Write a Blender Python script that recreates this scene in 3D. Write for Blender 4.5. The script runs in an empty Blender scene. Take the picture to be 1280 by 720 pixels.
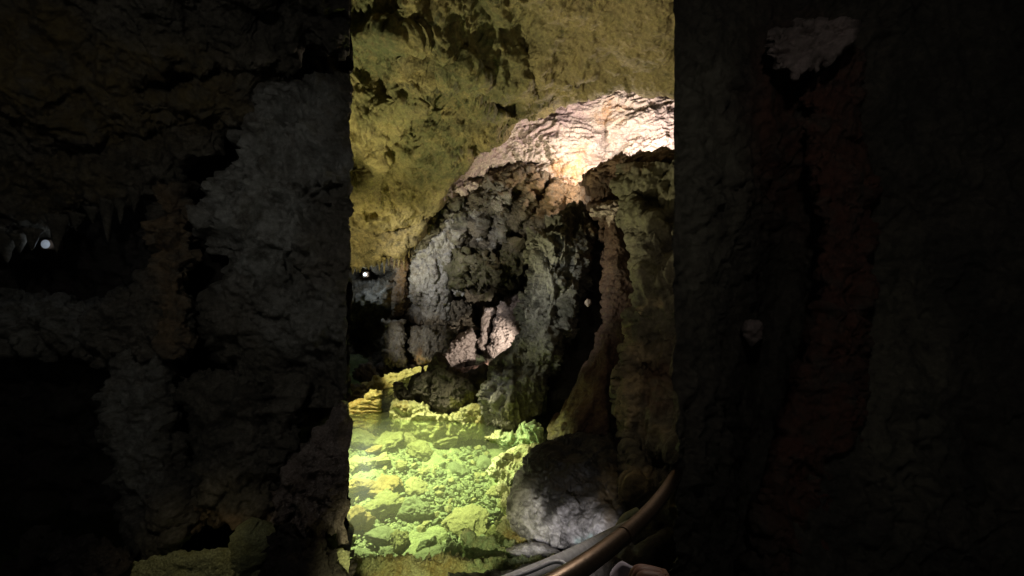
import bpy, bmesh, math, random
import numpy as np
from mathutils import Vector, Euler, noise as mnoise
D = bpy.data; S = bpy.context.scene; COL = S.collection
random.seed(7); RNG = np.random.default_rng(11)

# ------------------------------------------------------------------ camera, world, lamps, exposure
F = 500.0                                     # focal length in 1280-wide pixels
cam = D.objects.new('camera', D.cameras.new('camera')); COL.objects.link(cam)
cam.data.lens = 36 * F / 1280; cam.data.sensor_width = 36
cam.data.clip_start = 0.05; cam.data.clip_end = 200
cam.rotation_euler = (math.radians(90), 0, 0); S.camera = cam
W = D.worlds.new("World"); S.world = W; W.use_nodes = True
bg = W.node_tree.nodes['Background']; bg.inputs[0].default_value = (0.62, 0.62, 0.55, 1); bg.inputs[1].default_value = 0.014
S.view_settings.view_transform = 'Standard'; S.view_settings.look = 'None'
S.view_settings.exposure = 0; S.view_settings.gamma = 1
S.cycles.use_denoising = True
S.cycles.max_bounces = 5; S.cycles.diffuse_bounces = 3; S.cycles.glossy_bounces = 2; S.cycles.transparent_max_bounces = 6

def P(u, v, Y): return Vector(((u - 640) / F * Y, Y, (360 - v) / F * Y))
def spot(name, loc, to, watt, col, angle, blend=.5, radius=.08):
    l = D.lights.new(name, 'SPOT'); l.energy = watt; l.color = col
    l.spot_size = math.radians(angle); l.spot_blend = blend; l.shadow_soft_size = radius
    o = D.objects.new(name, l); COL.objects.link(o); o.location = loc
    o.rotation_euler = (Vector(to) - Vector(loc)).to_track_quat('-Z', 'Y').to_euler()
    return o
def point(name, loc, watt, col, radius=.1):
    l = D.lights.new(name, 'POINT'); l.energy = watt; l.color = col; l.shadow_soft_size = radius
    o = D.objects.new(name, l); COL.objects.link(o); o.location = loc; return o

ZW = -2.2      # water level below the camera
spot('pool_lamp', (-2.9, 5.7, 1.7), (-1.45, 5.2, -2.6), 4900, (.98, .96, .54), 52, .8, .10)
spot('near_pool_fill', (-0.6, 1.2, -1.0), P(550, 690, 3.0), 150, (1, .97, .52), 52, .9, .06)  # added fill below the view for the dark front ledge
spot('bank_lamp', (-3.2, 6.1, -0.6), P(462, 512, 7.1), 420, (1, .86, .42), 34, .7, .06)
spot('pool_lamp_green', (-2.2, 3.9, -0.4), (-0.45, 4.3, -2.5), 330, (.80, 1, .66), 58, .8, .1)
spot('shore_lamp', (-2.6, 5.0, -1.3), P(645, 580, 5.0), 620, (.76, 1, .50), 30, .6, .04)
spot('shelf_lamp', (-2.7, 6.0, 0.9), P(513, 471, 9.1), 1500, (1, .86, .42), 17, .5, .05)
spot('ceiling_bounce', (-2.6, 4.9, -1.3), (-0.4, 5.2, 2.6), 700, (1, .92, .56), 100, .6, .10)  # added spot standing in for pool light bounced upward
spot('ceiling_fill_far', (-3.6, 7.0, -1.4), P(480, 285, 9.2), 400, (1, .88, .5), 60, .8, .1)  # added to brighten the dark far lip of the ceiling
spot('ceiling_lamp_near', (1.2, 2.4, -0.6), (0.9, 4.6, 3.0), 75, (1, .86, .56), 75, .9, .3)
spot('alcove_lamp', P(800, 206, 6.5), P(735, 145, 8.8), 340, (1, .86, .78), 120, .5, .1)
point('alcove_lamp_low', P(746, 208, 7.2), 140, (1, .85, .70), .08)
spot('niche_lamp', P(642, 452, 9.0), P(600, 428, 10.9), 280, (1, .90, .78), 76, .6, .04)
spot('wall_lamp', (-3.4, 5.4, 1.0), P(560, 335, 10.0), 720, (1, .97, .95), 40, .9, .06)
spot('drape_fill', (-2.9, 6.2, -0.7), P(630, 275, 9.2), 310, (1, .94, .84), 46, .9, .04)  # added fill where the ceiling blocks the wall lamp
spot('footing_fill', (-3.0, 6.6, -1.0), P(520, 425, 9.6), 200, (1, .93, .82), 30, .9, .04)  # added fill for the shadowed foot of the back wall
spot('column_foot_lamp', (-2.2, 4.8, -0.6), P(628, 490, 6.1), 90, (.96, .93, .95), 18, .8, .04)
spot('path_lamp', (-0.10, 1.0, -0.80), P(712, 676, 3.0), 190, (1, .955, .98), 26, .8, .04)
spot('column_lamp', (-1.9, 4.2, 0.2), P(678, 385, 6), 330, (.96, .96, .88), 44, .9, .05)
spot('olive_wall_fill', (0.3, 2.3, 0.7), P(795, 430, 4.0), 21, (1, .86, .66), 85, .9, .04)  # added fill in place of bounce from pool and ceiling
spot('rail_highlight', (0.9, 2.2, 1.75), P(765, 680, .9), 90, (1, .88, .76), 25, .8, .03)  # added unseen spot, placed to draw the handrail's highlight
spot('recess_fill', (-0.9, 0.3, 1.0), (-2.4, 2.8, 0.0), 15, (1, .97, .90), 110, .9, .04)  # added fill near the camera, brightens the left side rock
spot('passage_fill', (0.2, 0.0, 0.9), (1.7, 1.7, 0.1), 8, (1, .93, .84), 110, .9, .04)  # added fill near the camera, brightens the right side rock
spot('recess_floor_fill', (-1.9, 1.9, -0.7), P(230, 700, 2.45), 4, (1, .85, .5), 60, .8, .05)  # added fill for the yellow ledge of the left recess
point('recess_copy_glow', P(56, 306, 3.02), .12, (.75, .86, 1), .03)  # glow of the added recess lamp
point('far_lamp_glow', P(456, 343, 10.2), 16, (.75, .88, 1), .03)

# ------------------------------------------------------------------ helpers
def tag(o, label=None, cat=None, group=None, kind=None):
    if label: o['label'] = label
    if cat: o['category'] = cat
    if group: o['group'] = group
    if kind: o['kind'] = kind
    return o
_perm = np.random.default_rng(3).permutation(256).astype(np.int32); _perm = np.concatenate([_perm, _perm, _perm])
_g = np.random.default_rng(4).normal(size=(256, 3)).astype(np.float32); _g /= np.linalg.norm(_g, axis=1)[:, None]
def perlin(p):
    p = p.astype(np.float32); i = np.floor(p).astype(np.int32); f = p - i; i &= 255
    w = f * f * f * (f * (f * 6 - 15) + 10); r = 0
    for dx in (0, 1):
        wx = w[:, 0] if dx else 1 - w[:, 0]
        for dy in (0, 1):
            wy = w[:, 1] if dy else 1 - w[:, 1]
            for dz in (0, 1):
                wz = w[:, 2] if dz else 1 - w[:, 2]
                h = _perm[_perm[_perm[i[:, 0] + dx] + i[:, 1] + dy] + i[:, 2] + dz]
                g = _g[h]
                r = r + wx * wy * wz * (g[:, 0] * (f[:, 0] - dx) + g[:, 1] * (f[:, 1] - dy) + g[:, 2] * (f[:, 2] - dz))
    return r * 1.6
def fbm(p, o=5, gain=.5):
    s = 0; a = 1; q = p
    for k in range(o): s = s + a * perlin(q + 17.3 * k); q = q * 2.03; a *= gain
    return s
def ridged(p, o=5, gain=.55):
    s = 0; a = 1; q = p
    for k in range(o): s = s + a * (1 - 2 * np.abs(perlin(q + 9.1 * k))); q = q * 2.07; a *= gain
    return s - .9
def billow(p, o=4, gain=.5):
    s = 0; a = 1; q = p
    for k in range(o): s = s + a * (np.abs(perlin(q + 5.7 * k)) * 2); q = q * 2.05; a *= gain
    return s - .6
def worley(p):                                     # F1 distance and a random value per cell: broken facets
    i = np.floor(p).astype(np.int32); best = np.full(len(p), 9., np.float32); val = np.zeros(len(p), np.float32)
    for dx in (-1, 0, 1):
        for dy in (-1, 0, 1):
            for dz in (-1, 0, 1):
                c = i + np.array((dx, dy, dz)); m = c & 255
                h = _perm[_perm[_perm[m[:, 0]] + m[:, 1]] + m[:, 2]]
                d = ((c + .5 + .45 * _g[h] - p) ** 2).sum(1)
                k = d < best; best[k] = d[k]; val[k] = h[k] / 255.
    return np.sqrt(best), val
def displace(p, style):
    d = np.zeros(len(p), np.float32)
    for (kind, fr, amp, *st) in style:
        s = np.array(st[0] if st else (1, 1, 1), np.float32)
        q = (p * s * fr).astype(np.float32)
        if kind != 'flute':
            q = q + .35 * np.stack([perlin(q * .9 + 31), perlin(q * .9 + 57), perlin(q * .9 + 83)], 1)
        if kind == 'fbm': d += amp * fbm(q)
        elif kind == 'ridge': d += amp * ridged(q) * (.35 + 1.3 * smoothstep(.5 + perlin(q * .31 + 71)))
        elif kind == 'billow': d += amp * billow(q)
        elif kind == 'flute': d += amp * billow(q, 3)
        elif kind == 'facet':
            f1, v = worley(q); d += amp * (v - .5 + .5 * (.6 - f1)) * (.4 + 1.2 * smoothstep(.5 + perlin(q * .3 + 11)))
        elif kind == 'pit':                       # sparse holes
            n = fbm(q, 3); d -= amp * np.clip(n - .25, 0, .5) * 2
        elif kind == 'fine': d += amp * fbm(q, 3, .7) * (.3 + 1.4 * smoothstep(.5 + perlin(q * .15 + 23)))
    return d
def mesh_from(name, verts, quads, mat, smooth=True, parent=None, extra_poly=None, tint=None):
    me = D.meshes.new(name)
    nv = len(verts); nq = len(quads)
    lt = np.full(nq, 4, np.int32); ls = np.arange(nq, dtype=np.int32) * 4; vi = quads.reshape(-1).astype(np.int32)
    if extra_poly is not None:
        ls = np.append(ls, len(vi)).astype(np.int32); lt = np.append(lt, len(extra_poly)).astype(np.int32)
        vi = np.concatenate([vi, np.array(extra_poly, np.int32)])
    me.vertices.add(nv); me.vertices.foreach_set('co', np.asarray(verts, np.float32).reshape(-1))
    me.loops.add(len(vi)); me.loops.foreach_set('vertex_index', vi)
    me.polygons.add(len(ls)); me.polygons.foreach_set('loop_start', ls); me.polygons.foreach_set('loop_total', lt)
    me.polygons.foreach_set('use_smooth', np.full(len(ls), smooth))
    if tint is not None:
        a = me.color_attributes.new('tint', 'FLOAT_COLOR', 'POINT')
        a.data.foreach_set('color', np.concatenate([tint, np.ones((len(tint), 1))], 1).astype(np.float32).reshape(-1))
    me.update(); me.validate()
    me.materials.append(mat)
    o = D.objects.new(name, me); COL.objects.link(o)
    if parent: o.parent = parent
    return o
def rbf(pts, u, v):
    pts = np.array(pts, float); n = len(pts)
    if n == 1: return np.full(u.shape, pts[0, 2])
    k = lambda r: r
    A = np.zeros((n + 1, n + 1)); d = np.hypot(pts[:, None, 0] - pts[None, :, 0], pts[:, None, 1] - pts[None, :, 1]) / 100
    A[:n, :n] = k(d); A[:n, n] = 1; A[n, :n] = 1
    w = np.linalg.solve(A, np.append(pts[:, 2], 0)); r = np.full(u.shape, w[n])
    for (a, b, _), c in zip(pts, w): r = r + c * k(np.sqrt((u - a) ** 2 + (v - b) ** 2 + 200) / 100)
    return r
def smoothstep(x): x = np.clip(x, 0, 1); return x * x * (3 - 2 * x)
def gauss(u, v, cu, cv, su, sv, ang=0):
    c, s = math.cos(math.radians(ang)), math.sin(math.radians(ang))
    a = (u - cu) * c + (v - cv) * s; b = -(u - cu) * s + (v - cv) * c
    return np.exp(-(a / su) ** 2 - (b / sv) ** 2)

def relief(name, A, B, axis, depth, mat, T=.6, rnd=40, bumps=(), style=(), step=1.3, rag=(3, 3), back=.8, tints=(),
           ends=True, parent=None, seed=0, sharp=(False, False), fill=True, damp=()):
    """A rock body: an outline between the curves A and B (rows along 'v' or columns along 'u'), each point at its own
    distance, its rim rounding away by T metres, its surface pushed out and in by 3D rock noise, closed behind."""
    k = 1 if axis == 'v' else 0
    A = sorted(A, key=lambda p: p[k]); B = sorted(B, key=lambda p: p[k])
    s0, s1 = A[0][k], A[-1][k]
    n = max(4, int((s1 - s0) / step)); s = np.linspace(s0, s1, n)
    a = np.interp(s, [p[k] for p in A], [p[1 - k] for p in A]); b = np.interp(s, [p[k] for p in B], [p[1 - k] for p in B])
    for arr, r, off in ((a, rag[0], 0), (b, rag[1], 40)):
        q = np.stack([s / 22., np.full(n, seed * 7.7 + off), np.zeros(n)], 1)
        arr += r * (fbm(q, 4, .6) * 1.3)
    b = np.maximum(b, a + .5)
    m = max(4, int((b - a).max() / step)); t = np.linspace(0, 1, m)
    o_ = a[:, None] + (b - a)[:, None] * t[None]; s_ = np.repeat(s[:, None], m, 1)
    u, v = (o_, s_) if axis == 'v' else (s_, o_)
    Y = rbf(depth, u, v)
    wid = (b - a)[:, None]
    x = np.ones_like(Y)
    dl = t[None] * wid; dr = (1 - t[None]) * wid
    def rr(d, r): return 1 - np.sqrt(np.clip(1 - (1 - np.clip(d / r, 0, 1)) ** 2, 0, 1))
    rn = np.minimum(rnd, wid / 2 + 1e-3)
    if not sharp[0]: Y = Y + T * rr(dl, rn)
    if not sharp[1]: Y = Y + T * rr(dr, rn)
    if ends: Y = Y + T * rr(s_ - s0, rnd) * .8 + T * rr(s1 - s_, rnd) * .8
    for (cu, cv, su, sv, dy, *an) in bumps: Y = Y + dy * gauss(u, v, cu, cv, su, sv, an[0] if an else 0)
    X = (u - 640) / F * Y; Z = (360 - v) / F * Y
    G = np.stack([X, Y, Z], 2)
    du = np.gradient(G, axis=1); dv = np.gradient(G, axis=0)
    N = np.cross(du, dv); L = np.linalg.norm(N, axis=2, keepdims=True); N /= np.maximum(L, 1e-9)
    flip = (N * G).sum(2) > 0; N[flip] *= -1
    p = G.reshape(-1, 3); nn = N.reshape(-1, 3)
    d = displace(p + seed * 3.1, style)
    for (cu, cv, su, sv, kk) in damp: d = d * (1 - kk * gauss(u, v, cu, cv, su, sv).reshape(-1))
    ray0 = p / np.linalg.norm(p, axis=1)[:, None]; dd = .55 * nn - .45 * ray0; dd /= np.linalg.norm(dd, axis=1)[:, None]
    p = p + dd * d[:, None]
    idx = np.arange(n * m).reshape(n, m)
    q = np.stack([idx[:-1, :-1], idx[:-1, 1:], idx[1:, 1:], idx[1:, :-1]], 2).reshape(-1, 4)
    tt = np.zeros((n * m, 3))
    if tints:
        uu, vv = u.reshape(-1), v.reshape(-1)
        wob = fbm(p * 3.0, 3) * 16; wob2 = fbm(p * 3.0 + 50, 3) * 16
        for (ch, cu, cv, su, sv, am, *an) in tints:
            tt[:, ch] = np.maximum(tt[:, ch], am * smoothstep(1.6 * gauss(uu + wob, vv + wob2, cu, cv, su, sv, an[0] if an else 0)))
    loop = np.concatenate([idx[0, :-1], idx[:-1, -1], idx[-1, :0:-1], idx[:0:-1, 0]])
    lp = p[loop]; c = lp.mean(0)
    ray = lp / np.linalg.norm(lp, axis=1)[:, None]
    nb = len(p)
    rb = lp + ray * back; cb = rb.mean(0); rb = rb * .9 + cb * .1
    lq = np.arange(len(loop)); ln = np.roll(lq, -1)
    q2 = np.stack([loop[lq], nb + lq, nb + ln, loop[ln]], 1)
    # orient: face normals toward the camera
    e = p[q[len(q) // 2]]; nrm = np.cross(e[1] - e[0], e[2] - e[0])
    q = np.concatenate([q, q2]); cap = list(nb + lq)
    if nrm @ e.mean(0) > 0: q = q[:, ::-1]; cap = cap[::-1]
    return mesh_from(name, np.concatenate([p, rb]), q, mat, True, parent, cap if fill else None, np.concatenate([tt, np.zeros((len(loop), 3))]))

# ------------------------------------------------------------------ materials
class NT:
    def __init__(s, name):
        s.m = D.materials.new(name); s.m.use_nodes = True; s.t = s.m.node_tree; s.b = s.t.nodes['Principled BSDF']; s.out = s.t.nodes['Material Output']
    def n(s, typ, **kw):
        x = s.t.nodes.new(typ)
        for k, v in kw.items():
            if k in x.inputs.keys(): x.inputs[k].default_value = v
            else: setattr(x, k, v)
        return x
    def l(s, a, b): s.t.links.new(a, b)
    def noise(s, co, scale, detail=6, rough=.6, dist=0):
        x = s.n('ShaderNodeTexNoise'); x.inputs['Scale'].default_value = scale; x.inputs['Detail'].default_value = detail
        x.inputs['Roughness'].default_value = rough; x.inputs['Distortion'].default_value = dist; s.l(co, x.inputs['Vector']); return x.outputs[0]
    def ramp(s, f, lo, hi):
        x = s.n('ShaderNodeMapRange'); x.inputs[1].default_value = lo; x.inputs[2].default_value = hi; x.interpolation_type = 'SMOOTHSTEP'; s.l(f, x.inputs[0]); return x.outputs[0]
    def mix(s, f, a, b):
        x = s.n('ShaderNodeMix'); x.data_type = 'RGBA'
        if isinstance(f, float): x.inputs[0].default_value = f
        else: s.l(f, x.inputs[0])
        for i, c in ((6, a), (7, b)):
            if isinstance(c, tuple): x.inputs[i].default_value = (*c, 1)
            else: s.l(c, x.inputs[i])
        return x.outputs[2]
def rock(name, c1, c2, c3, scale=1., bump=.6, rough=(.55, .9), R=None, G=None, B=None, stretch=(1, 1, 1), spec=.35, bd=.04, p2=(.52, .72), p3=(.56, .74)):
    t = NT(name)
    tc = t.n('ShaderNodeTexCoord'); mp = t.n('ShaderNodeMapping'); mp.inputs['Scale'].default_value = stretch
    t.l(tc.outputs['Object'], mp.inputs[0]); co = mp.outputs[0]
    c = t.mix(t.ramp(t.noise(co, 2.2 * scale, 8, .65, .4), .40, .62), c1, c2)
    c = t.mix(t.ramp(t.noise(co, 5.5 * scale, 8, .7, .8), *p3), c, c3)
    sp = t.ramp(t.noise(co, 26 * scale, 5, .7), .35, .7)
    x = t.n('ShaderNodeMix'); x.data_type = 'RGBA'; x.blend_type = 'MULTIPLY'; x.inputs[0].default_value = .55
    t.l(c, x.inputs[6]); g = t.mix(sp, (.35, .35, .35), (1.25, 1.25, 1.25)); t.l(g, x.inputs[7]); c = x.outputs[2]
    if R or G or B:
        at = t.n('ShaderNodeAttribute'); at.attribute_name = 'tint'
        se = t.n('ShaderNodeSeparateColor'); t.l(at.outputs['Color'], se.inputs[0])
        for i, col in enumerate((R, G, B)):
            if col:
                mul = t.n('ShaderNodeMath', operation='MULTIPLY'); t.l(se.outputs[i], mul.inputs[0]); t.l(t.ramp(t.noise(co, 7 * scale, 6, .7), .25, .62), mul.inputs[1])
                dark = tuple(.72 * q for q in col)
                c = t.mix(mul.outputs[0], c, t.mix(sp, dark, col))
    t.l(c, t.b.inputs['Base Color'])
    r = t.n('ShaderNodeMapRange'); t.l(t.noise(co, 4 * scale, 4), r.inputs[0]); r.inputs[1].default_value = .3; r.inputs[2].default_value = .7
    r.inputs[3].default_value = rough[0]; r.inputs[4].default_value = rough[1]; t.l(r.outputs[0], t.b.inputs['Roughness'])
    t.b.inputs['Specular IOR Level'].default_value = spec
    h = t.n('ShaderNodeMath', operation='ADD'); a1 = t.noise(co, 14 * scale, 10, .72, .5)
    vo = t.n('ShaderNodeTexVoronoi'); vo.inputs['Scale'].default_value = 20 * scale; t.l(co, vo.inputs['Vector'])
    m2 = t.n('ShaderNodeMath', operation='MULTIPLY'); m2.inputs[1].default_value = .35; t.l(vo.outputs[0], m2.inputs[0])
    t.l(a1, h.inputs[0]); t.l(m2.outputs[0], h.inputs[1])
    bp = t.n('ShaderNodeBump'); bp.inputs['Strength'].default_value = bump; bp.inputs['Distance'].default_value = bd
    t.l(h.outputs[0], bp.inputs['Height']); t.l(bp.outputs[0], t.b.inputs['Normal'])
    return t.m
def plain(name, col, rough=.5, metal=0, emit=None, es=0, bump=0, bscale=60):
    t = NT(name); t.b.inputs['Roughness'].default_value = rough; t.b.inputs['Metallic'].default_value = metal
    tc = t.n('ShaderNodeTexCoord'); nz = t.noise(tc.outputs['Object'], bscale, 5, .65)
    t.l(t.mix(t.ramp(nz, .3, .7), tuple(.75 * c for c in col), col), t.b.inputs['Base Color'])
    if emit: t.b.inputs['Emission Color'].default_value = (*emit, 1); t.b.inputs['Emission Strength'].default_value = es
    if bump:
        bp = t.n('ShaderNodeBump'); bp.inputs['Strength'].default_value = bump; bp.inputs['Distance'].default_value = .004
        t.l(nz, bp.inputs['Height']); t.l(bp.outputs[0], t.b.inputs['Normal'])
    return t.m
M_ceil = rock('ochre ceiling rock', (.31, .245, .105), (.17, .14, .065), (.075, .07, .036), 1.0, 1.0, p3=(.50, .68), R=(.40, .33, .13), G=(.11, .125, .052), B=(.34, .26, .14), rough=(.7, .95))
M_alc = rock('pale calcite', (.66, .55, .47), (.55, .44, .40), (.40, .28, .20), 1.4, .8, R=(.55, .30, .12), G=(.66, .60, .55), B=(.50, .36, .36))
M_back = rock('grey cave limestone', (.20, .17, .125), (.12, .10, .07), (.045, .036, .025), 1.5, 1.0, p3=(.50, .66), R=(.42, .41, .38), G=(.10, .10, .04), B=(.30, .19, .10), rough=(.5, .9))
M_pink = rock('pinkish calcite', (.56, .46, .41), (.40, .32, .28), (.16, .12, .10), 2.6, 1.0, p3=(.50, .66))
M_col = rock('grey green limestone', (.17, .16, .13), (.09, .088, .068), (.04, .038, .028), 1.5, 1., R=(.30, .29, .25), G=(.17, .17, .05), B=(.10, .06, .035))
M_red = rock('red brown clay rock', (.085, .047, .032), (.052, .030, .021), (.032, .019, .014), 1.4, .7, R=(.50, .40, .35), G=(.20, .14, .05), B=(.32, .20, .13))
M_right = rock('dark olive wall rock', (.12, .105, .072), (.07, .062, .043), (.04, .034, .022), 1.0, .8, R=(.34, .26, .15), G=(.14, .13, .072), B=(.10, .05, .03))
M_bould = rock('boulder rock with painted shade and light', (.014, .013, .011), (.022, .02, .017), (.07, .06, .05), 1.3, .16, R=(.46, .44, .43), G=(.12, .09, .05), B=(.34, .56, .52), rough=(.45, .8))  # near-black base paints the unlit top, pale tint the lamp-lit lower half
M_darkrock = rock('dark pool rock', (.095, .078, .068), (.052, .043, .037), (.024, .02, .018), 2.5, 1.0, R=(.2, .17, .14), G=(.20, .19, .04), rough=(.5, .85))
M_lime = rock('yellow green crust rock', (.62, .64, .34), (.50, .50, .22), (.32, .25, .08), 3.0, 1.0, R=(.36, .26, .07), G=(.40, .55, .28), p3=(.60, .75))
M_stone = [rock('pool stone ' + n, *c, 4.0, .7, rough=(.55, .9)) for n, c in (
    ('yellow', ((.56, .54, .29), (.46, .46, .25), (.36, .29, .13))), ('green', ((.34, .40, .25), (.28, .33, .21), (.19, .22, .14))),
    ('orange', ((.55, .42, .20), (.46, .34, .15), (.30, .20, .09))))]
M_bed = rock('pool bed silt', (.32, .37, .20), (.26, .30, .17), (.18, .20, .12), 3.0, .6)
M_side = rock('added side wall limestone', (.20, .18, .145), (.12, .11, .085), (.05, .045, .035), 1.3, .8, R=(.46, .46, .42), G=(.20, .15, .06), B=(.34, .24, .14))
M_sider = rock('added right wall rock', (.10, .09, .07), (.06, .055, .045), (.03, .026, .02), 1.3, .7, R=(.34, .27, .25), G=(.17, .16, .12), B=(.13, .055, .035))
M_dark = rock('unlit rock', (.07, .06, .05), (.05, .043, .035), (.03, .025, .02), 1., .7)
CRAG = [('fbm', .9, .14), ('ridge', 2.2, .09), ('facet', 3.2, .10), ('ridge', 7, .03), ('fine', 18, .016)]

# ------------------------------------------------------------------ the setting
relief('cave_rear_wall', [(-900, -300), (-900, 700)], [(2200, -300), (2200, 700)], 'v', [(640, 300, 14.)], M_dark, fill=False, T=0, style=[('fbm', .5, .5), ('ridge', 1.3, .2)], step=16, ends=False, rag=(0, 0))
o = D.objects['cave_rear_wall']; tag(o, kind='structure')

# ceiling: one great sheet from over the camera down to the stalactite lip and the edge of the lit alcove
low = [(300, 330), (438, 336), (470, 329), (500, 312), (522, 296), (545, 262), (560, 238), (572, 218), (600, 193), (640, 168), (680, 146), (705, 128), (735, 117), (780, 117), (842, 123), (900, 130), (1300, 140)]
ceil = relief('cave_ceiling', [(300, -330), (1300, -330)], low, 'u',
    [(440, 330, 9.6), (520, 296, 9.2), (560, 238, 8.0), (640, 168, 6.7), (735, 121, 5.8), (842, 130, 5.1), (1300, 140, 4.6), (640, 0, 4.3), (440, 0, 4.3), (842, 0, 3.7), (440, 160, 6.3), (540, 120, 5.7), (640, 90, 5.2), (760, 60, 4.5), (640, -330, 2.2), (300, -330, 2.3), (1300, -330, 2.2), (300, 200, 7), (1300, 0, 3.5)],
    M_ceil, fill=False, T=.5, rnd=10, sharp=(True, False), ends=False, rag=(0, 3), back=1.2,
    bumps=[(543, 128, 24, 26, .6), (450, 92, 26, 28, .55), (655, 60, 14, 50, .3, -20), (500, 130, 20, 14, -.3), (600, 100, 30, 16, -.3, 20), (490, 40, 30, 16, -.3), (560, 210, 14, 20, -.2), (520, 160, 10, 30, .35, 20), (445, 210, 14, 14, .6), (620, 130, 32, 6, .45, 20), (665, 40, 12, 40, .2, -15), (590, 40, 26, 30, .15), (520, 75, 30, 12, -.25, 30), (480, 190, 14, 40, -.3, 15), (505, 250, 40, 16, -.2), (495, 285, 30, 5, .3, -12), (575, 85, 16, 12, -.2), (725, 98, 16, 8, .3)],
    style=[('billow', .7, .22, (1, .6, 1)), ('fbm', 1.4, .10, (1, .6, 1)), ('facet', 2.2, .06, (1, .6, 1)), ('pit', 1.7, .20, (1, .6, 1)), ('fbm', 4, .07, (1, .6, 1)), ('pit', 5, .07, (1, .6, 1)), ('ridge', 9, .018, (1, .7, 1)), ('fine', 18, .018), ('facet', 7, .02)], seed=1, damp=[(790, 40, 110, 110, .65), (842, 120, 60, 40, .6)], step=1.4,
    tints=[(1, 455, 60, 40, 50, .9), (1, 545, 130, 24, 26, .8), (1, 655, 40, 45, 40, .55), (0, 470, 180, 50, 60, .8), (0, 450, 150, 22, 22, .9), (2, 780, 50, 110, 90, .7), (0, 500, 255, 60, 25, .8), (1, 540, 190, 40, 40, .7), (1, 600, 60, 60, 60, .7), (1, 480, 130, 50, 30, .6), (1, 610, 120, 40, 30, .6), (1, 460, 20, 60, 40, .8)])
tag(ceil, kind='structure')

# pool bed, water, far shore
def bed():
    nx, ny = 420, 520
    x = np.linspace(-7.5, 1.6, nx); y = np.linspace(2.0, 14.5, ny); X, Y = np.meshgrid(x, y)
    Z = np.full_like(X, ZW - .42)
    p = np.stack([X.ravel(), Y.ravel(), Z.ravel()], 1); d = .07 * fbm(p * 1.1) + displace(p, [('facet', 4, .06), ('facet', 9, .04), ('fine', 25, .012)])
    p[:, 2] += d + .25 * np.clip((3.3 - p[:, 1]) / .5, 0, 1) + .5 * np.clip((p[:, 1] - 11.3) / 1., 0, 1)
    idx = np.arange(nx * ny).reshape(ny, nx)
    q = np.stack([idx[:-1, :-1], idx[:-1, 1:], idx[1:, 1:], idx[1:, :-1]], 2).reshape(-1, 4)
    return mesh_from('pool_bed', p, q, M_bed)
tag(bed(), kind='structure')
t = NT('clear pool water'); t.t.nodes.remove(t.b)
tr = t.n('ShaderNodeBsdfTransparent'); tr.inputs[0].default_value = (.84, .92, .78, 1)
gl = t.n('ShaderNodeBsdfGlossy'); gl.inputs['Roughness'].default_value = .25
fr = t.n('ShaderNodeFresnel'); fr.inputs[0].default_value = 1.33; mx = t.n('ShaderNodeMixShader')
tc = t.n('ShaderNodeTexCoord'); bp = t.n('ShaderNodeBump'); bp.inputs['Strength'].default_value = .12; bp.inputs['Distance'].default_value = .02
t.l(t.noise(tc.outputs['Object'], 5, 3), bp.inputs['Height']); t.l(bp.outputs[0], fr.inputs[1]); t.l(bp.outputs[0], gl.inputs['Normal'])
df = t.n('ShaderNodeBsdfDiffuse'); df.inputs[0].default_value = (.50, .60, .34, 1); m0 = t.n('ShaderNodeMixShader'); m0.inputs[0].default_value = .045
t.l(tr.outputs[0], m0.inputs[1]); t.l(df.outputs[0], m0.inputs[2])
t.l(fr.outputs[0], mx.inputs[0]); t.l(m0.outputs[0], mx.inputs[1]); t.l(gl.outputs[0], mx.inputs[2]); t.l(mx.outputs[0], t.out.inputs[0])
tag(mesh_from('pool_water', np.array([(-7.5, 3.25, ZW), (1.6, 3.25, ZW), (1.6, 12.5, ZW), (-7.5, 12.5, ZW)]), np.array([[0, 1, 2, 3]]), t.m, False), kind='structure')
# walkway rock the visitor stands on, in the dark under the rail
relief('walkway_ground', [(560, 716), (700, 700), (790, 690), (860, 640), (1300, 560)], [(560, 1500), (1300, 1500)], 'u', [(640, 720, 1.9), (842, 640, 2.4), (640, 1500, 1.0), (1300, 560, 2.6), (1300, 1500, 1.0)], M_dark, T=.2, rnd=20, style=[('fbm', 2, .05), ('fine', 14, .01)], step=4, sharp=(False, True), ends=False)
tag(D.objects['walkway_ground'], kind='structure')

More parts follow.
